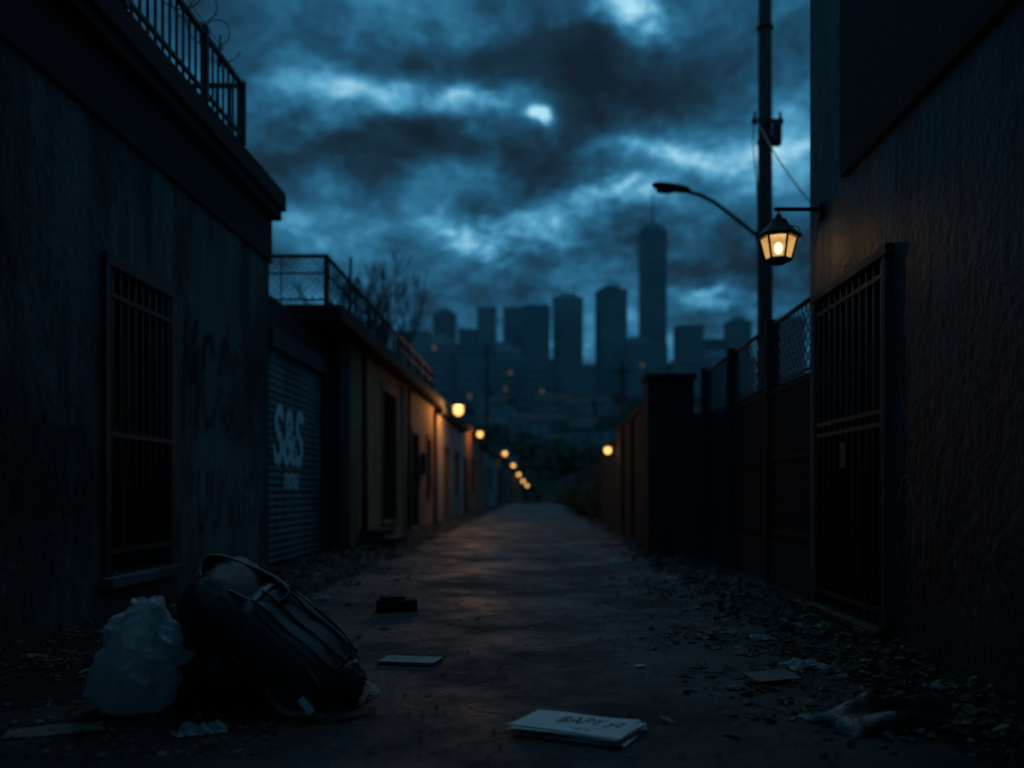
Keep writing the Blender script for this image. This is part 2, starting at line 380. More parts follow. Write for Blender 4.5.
mb.box(2.07,2.099,ly-.04,ly+.04,zt-.08,zt+.04)
mb.tube([(2.08,ly-.02,zt-.08),(2.04,ly-.03,zt-.26),(1.97,ly,zt-.25),(1.92,ly,zt-.13),(1.86,ly,zt-.12)],.005,6)
mb.obj('bracket',[M_metal],LN)
spot_light('lantern_light',(lx,ly,lz+.10),18.0,(1,.56,.20),.04,LN)
# ---------------- shutter building & brick
BB=empty('brick_building')
mb=MB()
def shut(u,v):
    z=.05+v*2.5; return (-3.16+.018*abs(math.sin(z*math.pi/.085)),10.35+u*2.65,z)
mb.grid(shut,1,240,0,True)
mb.obj('roller_shutter',[M_shut],BB)
mb=MB()
mb.box(-3.2,-3.08,12.95,13.08,0,2.62,0); mb.box(-3.2,-3.06,10.3,13.08,2.55,2.78,0)
mb.obj('shutter_frame',[M_metal],BB,bevel=.01)
mb=MB()
mb.box(-9,-3.2,10.5,13.1,0,3.14,0); mb.box(-3.2,-3.1,10.31,13.08,2.78,3.14,0)
mb.box(-9,-2.9,13.085,13.75,0,3.14,0)
mb.obj('end_wall',[M_dark],BB)
mb=MB()
BO=[(16.5,18.2,.3,2.75),(20.3,21.5,.05,2.2),(23.0,23.9,.9,2.2)]
wallx(mb,-2.9,1,13.75,24.4,0,3.14,BO,0,.2,0,1)
ends(mb,-2.9,-9,13.75,24.4,0,3.14,0)
mb.obj('brick_wall',[M_brick,M_glass],BB)
mb=MB()
for (a,b_,c,d) in BO:
    mb.box(-3.0,-2.88,a-.02,a+.07,c,d); mb.box(-3.0,-2.88,b_-.07,b_+.02,c,d); mb.box(-3.0,-2.87,a-.08,b_+.08,d+.002,d+.14); mb.box(-3.0,-2.84,a-.05,b_+.05,c-.07,c-.002)
mb.obj('door_and_window_frames',[M_wood],BB)
mb=MB(); mb.tube([(-2.84,14.6,.05),(-2.84,14.6,3.1)],.045,8); mb.tube([(-2.84,19.5,.05),(-2.84,19.5,3.1)],.04,8); mb.box(-2.9,-2.78,21.9,22.3,1.3,1.8)
mb.obj('drainpipes',[M_metal],BB)
mb=MB(); mb.box(-9,-2.62,11.9,24.5,3.143,3.36,0); mb.obj('roof_slab',[M_dark],BB,bevel=.015)
mb=MB()
xr=-2.85
def rail(mb,p,q,z0,z1,step,post):
    p=Vector(p);q=Vector(q);L=(q-p).length;d=(q-p)/L
    for z,r in ((z1,.028),(z0+.08,.016),((z0+z1)/2+.1,.014)): mb.tube([(p.x,p.y,z),(q.x,q.y,z)],r,6)
    t=0
    while t<=L: a=p+d*t; mb.tube([(a.x,a.y,z0),(a.x,a.y,z1)],.009,4); t+=step
    t=0
    while t<=L+.01: a=p+d*t; mb.tube([(a.x,a.y,z0),(a.x,a.y,z1+.02)],.034,6); t+=post
rail(mb,(xr,12,0),(xr,24,0),3.36,4.02,.2,1.5); rail(mb,(xr,12,0),(-7,12,0),3.36,4.02,.6,1.4)
mb.tube([(-3.05,14.5,3.36),(-3.05,14.5,4.65)],.025,6)
mb.obj('terrace_railing',[M_metal],BB)
def diamond(mb,fn,u0,u1,v0,v1,s,r):
    W_=u1-u0;Hh=v1-v0
    for sgn in (1,-1):
        k=-Hh
        while k<W_:
            t0=max(0,-k); t1=min(Hh,W_-k)
            if t1>t0+.01:
                if sgn==1: a=(u0+k+t0,v0+t0); b_=(u0+k+t1,v0+t1)
                else: a=(u0+k+t0,v1-t0); b_=(u0+k+t1,v1-t1)
                mb.tube([fn(*a),fn(*b_)],r,3,caps=False)
            k+=s
mb=MB(); diamond(mb,lambda u,v:(u,12.0,v),-5.0,-2.87,3.44,4.0,.10,.0035); mb.obj('terrace_mesh',[M_metal],BB)
def text(name,body,size,M,mat,parent,ext=.001,off=0,shear=0):
    c=bpy.data.curves.new(name,'FONT'); c.body=body; c.size=size; c.extrude=ext; c.offset=off; c.shear=shear; c.align_x='CENTER'; c.align_y='CENTER'
    o=bpy.data.objects.new(name,c); sc.collection.objects.link(o); o.matrix_world=M; o.data.materials.append(mat)
    if parent: o.parent=parent
    return o
Mx=Matrix(((0,0,1,-3.128),(1,0,0,11.2),(0,1.15,0,1.52),(0,0,0,1)))
text('shutter_graffiti','S&S',.85,Mx,M_grafw,BB,.002,.022,.12)
Mx=Matrix(((0,0,1,-3.126),(1,0,0,11.3),(0,1,0,1.04),(0,0,0,1)))
text('shutter_graffiti_small','nou',.42,Mx,M_grafw,BB,.002,.01,.2)
# ---------------- further left row
def rowbuilding(name,x,sx,y0,y1,h,mat,ops,roofm=M_dark,depth=6):
    E=empty(name); z=min(gz(y0),gz(y1)); mb=MB()
    ops=[(a,b_,c+gz(y0),d+gz(y0)) for a,b_,c,d in ops]
    wallx(mb,x,sx,y0,y1,z-.2,h+gz(y0),ops,0,.2,0,1); ends(mb,x,x-sx*depth,y0,y1,z-.2,h+gz(y0),0); mb.obj('walls',[mat,M_glass],E)
    mb=MB(); xa,xb=sorted((x+sx*.15,x-sx*depth)); mb.box(xa,xb,y0-.05,y1+.02,h+gz(y0)+.003,h+gz(y0)+.2); mb.obj('roof_edge',[roofm],E)
    mb=MB()
    for a,b_,c,d in ops:
        xa,xb=sorted((x+sx*.04,x-sx*.05)); mb.box(xa,xb,a-.06,b_+.06,d+.002,d+.1); mb.box(xa,xb,a-.05,b_+.05,c-.08,c-.002); mb.box(xa,xb,a,a+.05,c,d); mb.box(xa,xb,b_-.05,b_,c,d)
    mb.obj('frames',[M_wood],E); return E
rowbuilding('rendered_cottage',-2.8,1,24.6,33,3.0,M_pale,[(26.2,27.3,.05,2.1),(29.5,31,.9,2.1)])
rowbuilding('brick_cottage',-2.95,1,33.2,44,3.3,M_brick,[(35,36.2,.05,2.1),(38.5,40.5,.9,2.2)])
rowbuilding('rendered_cottage',-2.8,1,44.2,58,2.9,M_pale,[(46,47.2,.05,2.1),(50,52.5,.9,2.1)])
rowbuilding('garage_building',-2.9,1,58.3,85,3.2,M_conc,[(60,63,.05,2.3),(68,71,.05,2.3)])
rowbuilding('garage_building',-2.8,1,85.5,130,3.2,M_brick,[(90,93,.05,2.3),(105,110,.05,2.3)])
# ---------------- right fence
FE=empty('panel_fence'); xf=2.3
mb=MB()
for y in (7.25,8.9,10.7,12.4): mb.box(xf-.075,xf+.055,y-.065,y+.065,0,2.58,0)
mb.obj('posts',[M_dark],FE,bevel=.01)
mb=MB()
for a,b_ in ((7.32,8.83),(8.97,10.63),(10.77,12.33)): mb.box(xf-.05,xf+.04,a,b_,0,.4,0)
mb.obj('low_wall',[M_dark],FE,bevel=.006)
mb=MB()
for y0,y1 in ((7.32,8.83),(8.97,10.63),(10.77,12.33)):
    y=y0+.01
    while y<y1-.03:
        mb.box(xf-.03,xf-.012,y,y+.045,.405,1.9); y+=.075
    mb.box(xf-.012,xf+.0,y0,y1,.405,1.9)
    for z in (.5,1.2,1.85): mb.box(xf-.045,xf-.031,y0,y1,z-.02,z+.02)
mb.obj('panels',[M_dark],FE)
mb=MB()
for a,b_ in ((7.32,8.83),(8.97,10.63),(10.77,12.33)):
    diamond(mb,lambda u,v:(xf-.01,u,v),a,b_,1.93,2.52,.12,.0065)
    mb.tube([(xf-.01,a,2.52),(xf-.01,b_,2.52)],.02,6); mb.tube([(xf-.01,a,1.93),(xf-.01,b_,1.93)],.014,6)
mb.obj('chain_link_mesh',[M_metal],FE)
mb=MB(); mb.box(1.5,2.14,12.5,13.1,0,2.44,0); mb.box(1.46,2.18,12.46,13.14,2.443,2.52,0); mb.box(2.14,9,12.75,12.95,0,2.0,0); mb.obj('masonry_pier',[M_fence],None,bevel=.015)
mb=MB(); mb.box(1.75,1.97,13.14,20.5,0,2.25,0); mb.box(1.72,2.0,13.16,20.5,2.253,2.32,0)
for y in (15,17,19): mb.box(1.70,1.748,y-.15,y+.15,0,2.25,0)
mb.obj('boundary_wall',[M_dark],None,bevel=.012)
mb=MB(); mb.box(1.8,1.97,20.52,27,0,2.02,0); mb.box(1.76,2.0,20.53,27,2.023,2.09,0); mb.obj('boundary_wall',[M_dark],None,bevel=.012)
mb=MB()
y=27.1
while y<56: mb.box(2.1,2.14,y,y+.14,0,1.95+R.uniform(-.03,.05)); y+=.15
mb.box(2.14,2.2,27.1,56,1.5,1.6); mb.obj('timber_fence',[M_fence])
mb=MB(); mb.box(2.1,2.3,56.2,120,-3,2.0,0); mb.obj('boundary_wall',[M_conc])
# ---------------- far lamps
def lamp_wall(x,y,z,sx,e,r=.11):
    E=empty('wall_lamp'); mb=MB()
    sup(mb,Matrix.Translation((x,y,z)),r,r,r*1.1,1,1,14,10); mb.obj('globe',[M_farlamp],E)
    mb=MB(); frustum(mb,x,y,z+r*.8,z+r*1.6,r*1.4,r*.4,10,0)
    mb.tube([(x,y,z+r*1.5),(x,y,z+r*2),(x-sx*.3,y,z+r*2),(x-sx*.42,y,z+r)],.018,6)
    mb.obj('fitting',[M_metal],E)
    if e: spot_light('lamp_light',(x,y,z),e,(1,.44,.13),.1,E)
lamp_wall(-2.25,24.8,3.1,1,300,.14)
lamp_wall(-2.5,37.5,3.22,1,80,.12)
lamp_wall(-2.5,64,3.5,1,60,.15)
lamp_wall(-2.5,84,3.2,1,0,.16)
lamp_wall(-2.45,104,2.7,1,60,.18)
lamp_wall(-2.45,130,2.2,1,0,.21)
lamp_wall(-2.3,160,1.7,1,0,.24)
lamp_wall(1.58,21,1.83,-1,4,.085)
# ---------------- utility pole & street lamp
UP=empty('utility_pole'); mb=MB()
mb.tube([(3.75,15,0),(3.75,15,5),(3.75,15,11.5)],[.135,.125,.10],14)
mb.obj('pole',[M_bark],UP)
mb=MB()
mb.box(3.5,4.02,14.84,14.9,6.95,7.03); mb.box(3.86,3.98,14.8,14.95,6.6,6.95)
for x in (3.55,3.97): mb.tube([(x,14.87,7.03),(x,14.87,7.15)],[.03,.02],8)
for z in (5.0,5.3,6.7,8.6): mb.tube([(3.75,15,z-.02),(3.75,15,z+.02)],.14,14)
mb.tube([(3.55,14.87,7.1),(3.5,14.8,6.6),(3.56,14.8,6.0),(3.6,14.85,5.3)],.012,5)
mb.obj('fittings',[M_metal],UP)
mb=MB()
def sag(a,b_,s,n=16):
    a=Vector(a);b_=Vector(b_); return [a.lerp(b_,i/n)-Vector((0,0,s*4*(i/n)*(1-i/n))) for i in range(n+1)]
mb.tube(sag((3.55,14.87,7.1),(2.55,7.3,2.9),.2),.010,5)
mb.obj('cables',[M_black],UP)
SL=empty('street_lamp'); mb=MB()
def P(x,y,Y): return ((x-540)*Y/F,Y,H+(490-y)*Y/F)
mb.tube([P(760,238,14.85),P(745,226,14.85),P(730,214,14.85),P(714,202,14.85),P(700,195,14.85),P(686,191,14.85)],.035,8)
mb.box(3.58,3.92,14.82,14.9,4.98,5.2)
mb.obj('arm',[M_metal],SL)
mb=MB(); c=P(671,187.5,14.85)
sup(mb,Matrix.Translation(c)@Matrix.Rotation(math.radians(8),4,'Y'),.32,.11,.065,.7,.9,20,14); mb.obj('lamp_head',[M_metal],SL)
mb=MB(); sup(mb,Matrix.Translation((c[0]-.08,c[1],c[2]-.05)),.17,.08,.05,.8,1,14,8); mb.obj('lens',[M_glass],SL)
for i,(px,ptop,Y) in enumerate([(487,345,70),(622,362,55)]):
    E=empty('utility_pole'); mb=MB(); X,_,Z=P(px,ptop,Y); mb.tube([(X,Y,gz(Y)-.2),(X,Y,Z)],[.14,.1],8); mb.box(X-.7,X+.7,Y-.05,Y+.05,Z-.6,Z-.48); mb.obj('pole',[M_bark],E)
# ---------------- bare tree
def tree(name,base,h,seed,spread=.5):
    r=random.Random(seed); mb=MB()
    def br(p,d,l,rad,dep):
        pts=[p]; q=p.copy(); dd=d.copy(); n=4
        for i in range(n):
            dd=(dd+Vector((r.uniform(-.14,.14),r.uniform(-.14,.14),r.uniform(0,.16)))).normalized(); q=q+dd*l/n; pts.append(q.copy())
        mb.tube(pts,[max(.013,rad*(1-.4*i/n)) for i in range(n+1)],5 if dep<4 else 3,caps=False)
        if dep>=6: return
        for k in range(r.choice([2,3,3]) if dep else 5):
            a=r.uniform(0,6.28); nd=(dd+Vector((math.cos(a),math.sin(a),r.uniform(.1,.6)))*r.uniform(spread*.7,spread*1.5)).normalized()
            br(pts[r.choice([2,3,4])] if k else pts[-1],nd,l*r.uniform(.58,.74),rad*.6,dep+1)
    br(Vector(base),Vector((0,0,1)),h*.40,h*.024,0)
    return mb.obj(name,[M_bark])
tree('bare_tree',(-5.9,34,0),8.7,4,.38)
# ---------------- foliage mass
def leafmass(name,centers,size,nper,mat):
    mb=MB(); r=random.Random(5)
    for (x,y,z,rad,hh) in centers:
        for i in range(nper):
            while True:
                v=Vector((r.uniform(-1,1),r.uniform(-1,1),r.uniform(-1,1)))
                if v.length<1: break
            k=.75+.45*noise.noise(v*1.7+Vector((x,y,0)))
            c=Vector((x,y,z))+Vector((v.x*rad*k,v.y*rad*k,v.z*hh*k))
            a=Vector((r.gauss(0,1),r.gauss(0,1),r.gauss(0,1))).normalized(); b_=a.orthogonal().normalized(); s=size*r.uniform(.5,1.3)
            mb.face([c-a*s,c+b_*s*.6,c+a*s,c-b_*s*.6])
    return mb.obj(name,[mat])
bc=[(1.75+R.uniform(-.4,.3),28.5+i*1.3,.55+R.uniform(0,.2),.75,.85) for i in range(8)]
leafmass('bush',bc,.07,700,M_fol)
hc=[]
for i in range(230):
    y=R.uniform(172,540); x=(R.uniform(380,800)-540)/F*y; s=R.uniform(3,6); hc.append((x,y,gzz(x,y)+s*.6,s,s*.9))
leafmass('hillside_trees',hc,1.0,80,M_fol)
# ---------------- buildings far
def block(name,x0,x1,Y,z0,z1,depth,nf,nc,wm,lit=.02,top=None,ang=0,balc=False):
    mb=MB(); cx=(x0+x1)/2; w=x1-x0
    Mr=Matrix.Translation((cx,Y+depth/2,0))@Matrix.Rotation(ang,4,'Z')
    mb.box(-w/2,w/2,-depth/2,depth/2,z0,z1,0,Mr)
    r=random.Random(int(abs(x0)*7+Y)); fh=(z1-z0)/nf
    def q(a,b_,c,d,side,m):
        if side==0: P4=[(a,-depth/2-.06,c),(b_,-depth/2-.06,c),(b_,-depth/2-.06,d),(a,-depth/2-.06,d)]
        elif side==1: P4=[(w/2+.06,a,c),(w/2+.06,b_,c),(w/2+.06,b_,d),(w/2+.06,a,d)]
        else: P4=[(-w/2-.06,a,c),(-w/2-.06,b_,c),(-w/2-.06,b_,d),(-w/2-.06,a,d)]
        mb.face([Mr@Vector(p) for p in P4],m)
    for side,L in ((0,w),(1,depth),(2,depth)):
        n=nc if side==0 else max(2,int(nc*depth/w)); cw=L/n
        for i in range(n):
            for j in range(nf):
                a=-L/2+cw*(i+.2); c=z0+fh*(j+.25)
                q(a,a+cw*r.choice([.45,.6,.6]),c,c+fh*r.choice([.4,.55]),side,2 if r.random()<lit else 1)
    if balc:
        for j in range(1,nf):
            for s_ in (-.9,-.25,.4): mb.box(w/2*s_,w/2*(s_+.5),-depth/2-1.2,-depth/2-.07,z0+fh*j,z0+fh*j+.45,0,Mr)
    mb.box(-w/2-.3,w/2+.3,-depth/2-.3,depth/2+.3,z1+.02,z1+1.0,0,Mr)
    if top=='plant': mb.box(-w*.25,w*.3,-depth*.2,depth*.2,z1+1.02,z1+4.5,0,Mr); mb.tube([Mr@Vector((0,0,z1+4.5)),Mr@Vector((0,0,z1+10))],.25,5,0)
    if top=='step': mb.box(-w*.45,w*.1,-depth*.3,depth*.3,z1+1.02,z1+6,0,Mr); mb.box(w*.2,w*.4,-depth*.3,depth*.1,z1+1.02,z1+3,0,Mr)
    if top=='spire':
        mb.box(-w*.42,w*.42,-depth*.42,depth*.42,z1+1.02,z1+5,0,Mr); mb.box(-w*.2,w*.2,-depth*.2,depth*.2,z1+5.02,z1+8,0,Mr)
        mb.tube([Mr@Vector((0,0,z1+8)),Mr@Vector((0,0,z1+20)),Mr@Vector((0,0,z1+30))],[1.1,.6,.35],6,0)
    return mb.obj(name,[wm,M_tglass,M_lit])
def scr(name,x0,x1,yt,yb,Y,nf,nc,wm,**k):
    a=(x0-540)*Y/F; b_=(x1-540)*Y/F; zt=H+(490-yt)*Y/F
    zb=min(H+(490-yb)*Y/F, gzz((a+b_)/2,Y)-3)
    block(name,a,b_,Y,zb,zt,min(abs(b_-a)*.9,30),nf,nc,wm,**k)
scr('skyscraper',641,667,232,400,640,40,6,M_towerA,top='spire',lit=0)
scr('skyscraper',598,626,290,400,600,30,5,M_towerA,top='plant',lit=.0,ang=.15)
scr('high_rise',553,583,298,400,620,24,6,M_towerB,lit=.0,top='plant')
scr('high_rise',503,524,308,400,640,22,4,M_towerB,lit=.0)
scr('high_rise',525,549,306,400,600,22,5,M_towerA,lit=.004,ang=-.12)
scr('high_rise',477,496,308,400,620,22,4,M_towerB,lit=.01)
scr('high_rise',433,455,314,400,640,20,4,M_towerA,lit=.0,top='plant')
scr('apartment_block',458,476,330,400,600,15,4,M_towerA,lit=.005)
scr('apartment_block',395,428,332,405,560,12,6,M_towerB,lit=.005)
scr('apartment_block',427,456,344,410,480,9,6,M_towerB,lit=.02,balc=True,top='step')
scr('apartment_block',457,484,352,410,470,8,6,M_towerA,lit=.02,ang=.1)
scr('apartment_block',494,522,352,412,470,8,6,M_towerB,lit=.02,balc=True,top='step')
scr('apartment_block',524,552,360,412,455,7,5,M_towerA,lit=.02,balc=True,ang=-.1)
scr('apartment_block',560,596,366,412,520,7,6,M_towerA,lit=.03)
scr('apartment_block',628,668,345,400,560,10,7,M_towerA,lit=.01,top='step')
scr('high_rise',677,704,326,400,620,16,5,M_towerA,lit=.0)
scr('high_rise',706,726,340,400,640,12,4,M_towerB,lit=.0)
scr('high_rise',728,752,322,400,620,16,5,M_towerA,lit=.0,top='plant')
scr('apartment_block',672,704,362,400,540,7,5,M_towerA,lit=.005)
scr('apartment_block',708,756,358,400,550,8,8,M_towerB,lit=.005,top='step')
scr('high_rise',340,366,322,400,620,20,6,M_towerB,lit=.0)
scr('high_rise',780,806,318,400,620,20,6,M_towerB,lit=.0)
def house(x,y,w,d,h,ang):
    mb=MB(); z=gzz(x,y)-1.5; Mr=Matrix.Translation((x,y,z))@Matrix.Rotation(ang,4,'Z')
    mb.box(-w/2,w/2,-d/2,d/2,0,h,0,Mr)
    flat=R.random()<.5
    if flat: mb.box(-w/2-.3,w/2+.3,-d/2-.3,d/2+.3,h+.02,h+.5,1,Mr)
    else:
        T=[(-w/2-.4,-d/2-.4,h+.02),(w/2+.4,-d/2-.4,h+.02),(w/2+.4,d/2+.4,h+.02),(-w/2-.4,d/2+.4,h+.02),(-w/2-.4,0,h+d*.3),(w/2+.4,0,h+d*.3)]
        T=[Mr@Vector(p) for p in T]
        for f in ((0,1,5,4),(2,3,4,5),(0,4,3),(1,2,5)): mb.face([T[i] for i in f],1)
    nfl=max(1,int(h/3)); n=max(2,int(w/3))
    for i in range(n):
        for j in range(nfl):
            a=-w/2+w/n*(i+.25); c=1.2+j*3
            mb.face([Mr@Vector(p) for p in ((a,-d/2-.05,c),(a+w/n*.45,-d/2-.05,c),(a+w/n*.45,-d/2-.05,c+1.4),(a,-d/2-.05,c+1.4))],3 if R.random()<.015 else 2)
    mb.obj('hillside_house',[M_house,M_roof,M_tglass,M_lit])
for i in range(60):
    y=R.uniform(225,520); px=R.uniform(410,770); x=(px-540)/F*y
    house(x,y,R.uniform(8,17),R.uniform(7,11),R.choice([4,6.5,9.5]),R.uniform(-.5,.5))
# ---------------- soft backpack lying on its side, mouth open
BP=empty('backpack')
xa=Vector((-.70,-.04,.62)).normalized(); za=Vector((.50,-.40,.62)); za=(za-xa*za.dot(xa)).normalized(); ya=za.cross(xa)
org=Vector((-1.15,3.80,.275))
Mb=Matrix(((xa.x,ya.x,za.x,org.x),(xa.y,ya.y,za.y,org.y),(xa.z,ya.z,za.z,org.z),(0,0,0,1)))
mb=MB()
sup(mb,Mb,.38,.21,.145,.45,.62,80,64,0,.024,5,(-1,1),1)
rc=Vector((-1.235,3.74,.525)); A_=Vector((.165,-.01,-.075)); B_=Vector((.03,.09,.048)); nn_=A_.cross(B_).normalized()
if nn_.z<0: nn_=-nn_
def ell(t,k=1.0,off=0.0):
    w_=1+.06*math.sin(2*t+1)+.03*math.sin(5*t)
    return rc+(A_*math.cos(t)+B_*math.sin(t))*k*w_+nn_*(off+.010*math.sin(3*t))
mb.tube([ell(2*math.pi*i/56) for i in range(56)],.009,8,1,closed=True)
mb.grid(lambda u,v: ell(2*math.pi*u,1.0+.20*v,-.26*v)+Vector((.06*v,0,0)),56,8,0,True,True)
mb.grid(lambda u,v: ell(2*math.pi*u,.985*(1-v**2*.9),-.13*math.sqrt(v)),56,10,2,True,True)
mb.tube([ell(2*math.pi*i/56,1.04,-.05) for i in range(56)],.005,6,1,closed=True)
mb.obj('body',[M_fab,M_fab2,M_black],BP)
mb=MB()
Mp=Mb@Matrix.Translation((-.09,.0,.125))
sup(mb,Mp,.255,.165,.06,.45,.55,56,40,0,.016,7,(-1,1),6)
mb.obj('front_pocket',[M_fab2],BP)
mb=MB()
def loop(M,a,b_,z,r,m=0,e=.45):
    sg=lambda v:math.copysign(abs(v)**e,v)
    mb.tube([M@Vector((a*sg(math.cos(2*math.pi*i/60)),b_*sg(math.sin(2*math.pi*i/60)),z+.003*math.sin(i*.9))) for i in range(60)],r,6,m,closed=True)
loop(Mp,.257,.168,.0,.007); loop(Mp,.215,.13,.053,.006,1)
for yy in (-.085,.01,.09):
    pts=[Mp@Vector((-.23+.46*i/10,yy+.005*math.sin(i*1.3),.063+.003*math.sin(i))) for i in range(11)]
    mb.tube(pts,.007,6,1)
loop(Mb,.36,.215,.01,.007)
mb.obj('piping',[M_fab2,M_black],BP)
mb=MB()
def ribbon(pts,w,m=0,up=Vector((0,0,1))):
    pts=[Vector(p) for p in pts]
    for _ in range(2):
        q=[pts[0]]
        for a,b_ in zip(pts[:-1],pts[1:]): q+=[a.lerp(b_,.25),a.lerp(b_,.75)]
        pts=q+[pts[-1]]
    L=[]
    for i,p in enumerate(pts):
        d=(pts[min(i+1,len(pts)-1)]-pts[max(i-1,0)]).normalized(); s=d.cross(up)
        if s.length<.05: s=Vector((1,0,0))
        s.normalize(); L.append((p-s*w/2,p+s*w/2,p+s*w/2+Vector((0,0,.006)),p-s*w/2+Vector((0,0,.006))))
    for a,b_ in zip(L[:-1],L[1:]):
        for k in range(4): k2=(k+1)%4; mb.face([a[k],a[k2],b_[k2],b_[k]],m,False)
ribbon([(-.95,3.62,.22),(-.86,3.52,.12),(-.80,3.50,.05),(-.73,3.54,.03),(-.66,3.62,.07),(-.70,3.76,.09),(-.85,3.82,.12)],.045,0,Vector((0,.6,1)))
ribbon([(-1.10,3.60,.12),(-1.03,3.50,.06),(-.97,3.47,.03),(-.90,3.49,.03),(-.82,3.47,.014)],.03,0,Vector((.3,-.5,1)))
Mk=Matrix.Translation((-.90,3.46,.07))@Matrix.Rotation(.9,4,'Y')@Matrix.Rotation(.9,4,'X')
mb.box(-.035,.035,-.015,.015,-.005,.005,1,Mk)
mb.obj('straps',[M_fab,M_paper],BP)
mb=MB()
sup(mb,Matrix.Translation((-1.28,3.90,.16))@Matrix.Rotation(.3,4,'Z'),.34,.22,.22,.8,.8,64,44,0,.05,4,(-1,1),3)
sup(mb,Matrix.Translation((-.95,3.84,.09)),.20,.17,.12,.9,.8,48,30,0,.04,5,(-1,1),8)
mb.obj('garbage_bag',[M_black])
# white plastic bag
mb=MB()
def pb(u,v):
    th=2*math.pi*u; t=v
    prof=(math.sin(math.pi*min(1,(t*.80+.10)))**.7)
    rad=.20*prof*(1-.25*t); z=.46*t
    if t>.82: rad*=1-.5*(t-.82)/.18
    fold=abs(math.sin(th*3.5+3*noise.noise(Vector((math.cos(th)*1.3,math.sin(th)*1.3,t*2.2)))+t*2.5))
    rad*=1-.30*(t**.7)*(1-fold)
    p=Vector((math.cos(th)*rad*1.05,math.sin(th)*rad*.9,z))
    q=p*5+Vector((2,5,1))
    rid=(1-abs(noise.noise(q*1.5))*2.4); rid2=(1-abs(noise.noise(q*3.3+Vector((4,0,0))))*2.4)
    d=noise.noise(q)*.06+rid*.028+rid2*.016-.02
    p=p+Vector((math.cos(th),math.sin(th),.4*noise.noise(q*1.3)))*d
    p=p+Vector((.02*t,0,-.08*max(0,noise.noise(Vector((math.cos(th),math.sin(th),t*2))))))
    p.z=max(p.z,.008)
    return p+Vector((-1.62,3.66,0))
mb.grid(pb,160,120,0,True,True)
mb.obj('plastic_bag',[M_plast])
# ---------------- papers
def sheet(mb,cx,cy,w,d,ang,z,curl,seed,m=0):
    c,s=math.cos(ang),math.sin(ang)
    def fn(u,v):
        x=(u-.5)*w;y=(v-.5)*d
        zz=z+curl*(noise.noise(Vector((u*2+seed,v*2,seed)))+.5)*.6+curl*1.6*max(0,u-.75)**2*4+curl*max(0,.2-v)**2*10
        return (cx+x*c-y*s,cy+x*s+y*c,max(zz,.009))
    mb.grid(fn,14,10,m,True)
NP=empty('newspaper_stack'); mb=MB()
pcx,pcy,pang=.14,3.33,math.radians(-27)
mb.box(-.2,.21,-.13,.13,.008,.014,0,Matrix.Translation((pcx+.015,pcy-.012,0))@Matrix.Rotation(pang+.05,4,'Z'))
for i in range(6): sheet(mb,pcx+R.uniform(-.018,.018),pcy+R.uniform(-.014,.014),.42,.27,pang+R.uniform(-.09,.09),.016+i*.0035,.010 if i<5 else .003,i*3.1)
mb.obj('sheets',[M_paper],NP)
Ms=Matrix.Diagonal((1.2,1.9,1,1))
text('handwriting','BAPY yz',.062,Matrix.Translation((pcx+.045,pcy+.02,.0385))@Matrix.Rotation(pang+.12,4,'Z')@Ms,M_ink,NP,.0004,-.0008,.4)
text('handwriting_2','~w n',.03,Matrix.Translation((pcx-.0,pcy-.075,.0385))@Matrix.Rotation(pang+.05,4,'Z')@Ms,M_ink,NP,.0004,-.0005,.4)
mb=MB(); Mk=Matrix.Translation((-.67,4.66,0))@Matrix.Rotation(-.18,4,'Z')
mb.box(-.15,.15,-.085,.085,.008,.011,1,Mk); mb.box(-.145,.145,-.08,.08,.0112,.022,0,Mk); mb.box(-.15,.15,-.085,.085,.0222,.025,0,Mk)
mb.obj('discarded_book',[M_paper2,M_card])
def crumple(name,x,y,w,d,h,mat,seed,ang=0,f=3,sm=False):
    mb=MB()
    def fn(u,v):
        p=Vector(((u-.5)*w,(v-.5)*d,0)); q=Vector((u*f+seed,v*f,seed*.7))
        z=.012+h*(abs(noise.noise(q))*1.2+abs(noise.noise(q*2.3))*.35)*(math.sin(math.pi*u)*math.sin(math.pi*v))**.4 if 0<u<1 and 0<v<1 else .012
        j=noise.noise(q*1.5)*.12
        p=Vector((p.x*(1+j)+noise.noise(q*2)*.08*w,p.y*(1+noise.noise(q*2.1)*.3),0))
        c,s=math.cos(ang),math.sin(ang)
        return (x+p.x*c-p.y*s,y+p.x*s+p.y*c,z)
    mb.grid(fn,34,26,0,sm); return mb.obj(name,[mat])
def gp(px,py): Y=F*H/(py-490); return ((px-540)*Y/F,Y)
x,y=gp(203,734); crumple('crumpled_wrapper',x,y,.17,.12,.05,M_paper2,3,.3)
x,y=gp(55,733); crumple('cardboard_piece',x,y,.32,.14,.02,M_card,5,.4,1.5)
x,y=gp(772,683); mb=MB(); mb.box(-.12,.12,-.07,.07,0,.008,0,Matrix.Translation((x,y,.03))@Matrix.Rotation(.35,4,'Z')@Matrix.Rotation(.12,4,'X')); mb.obj('cardboard_piece',[M_card],None,bevel=.002)
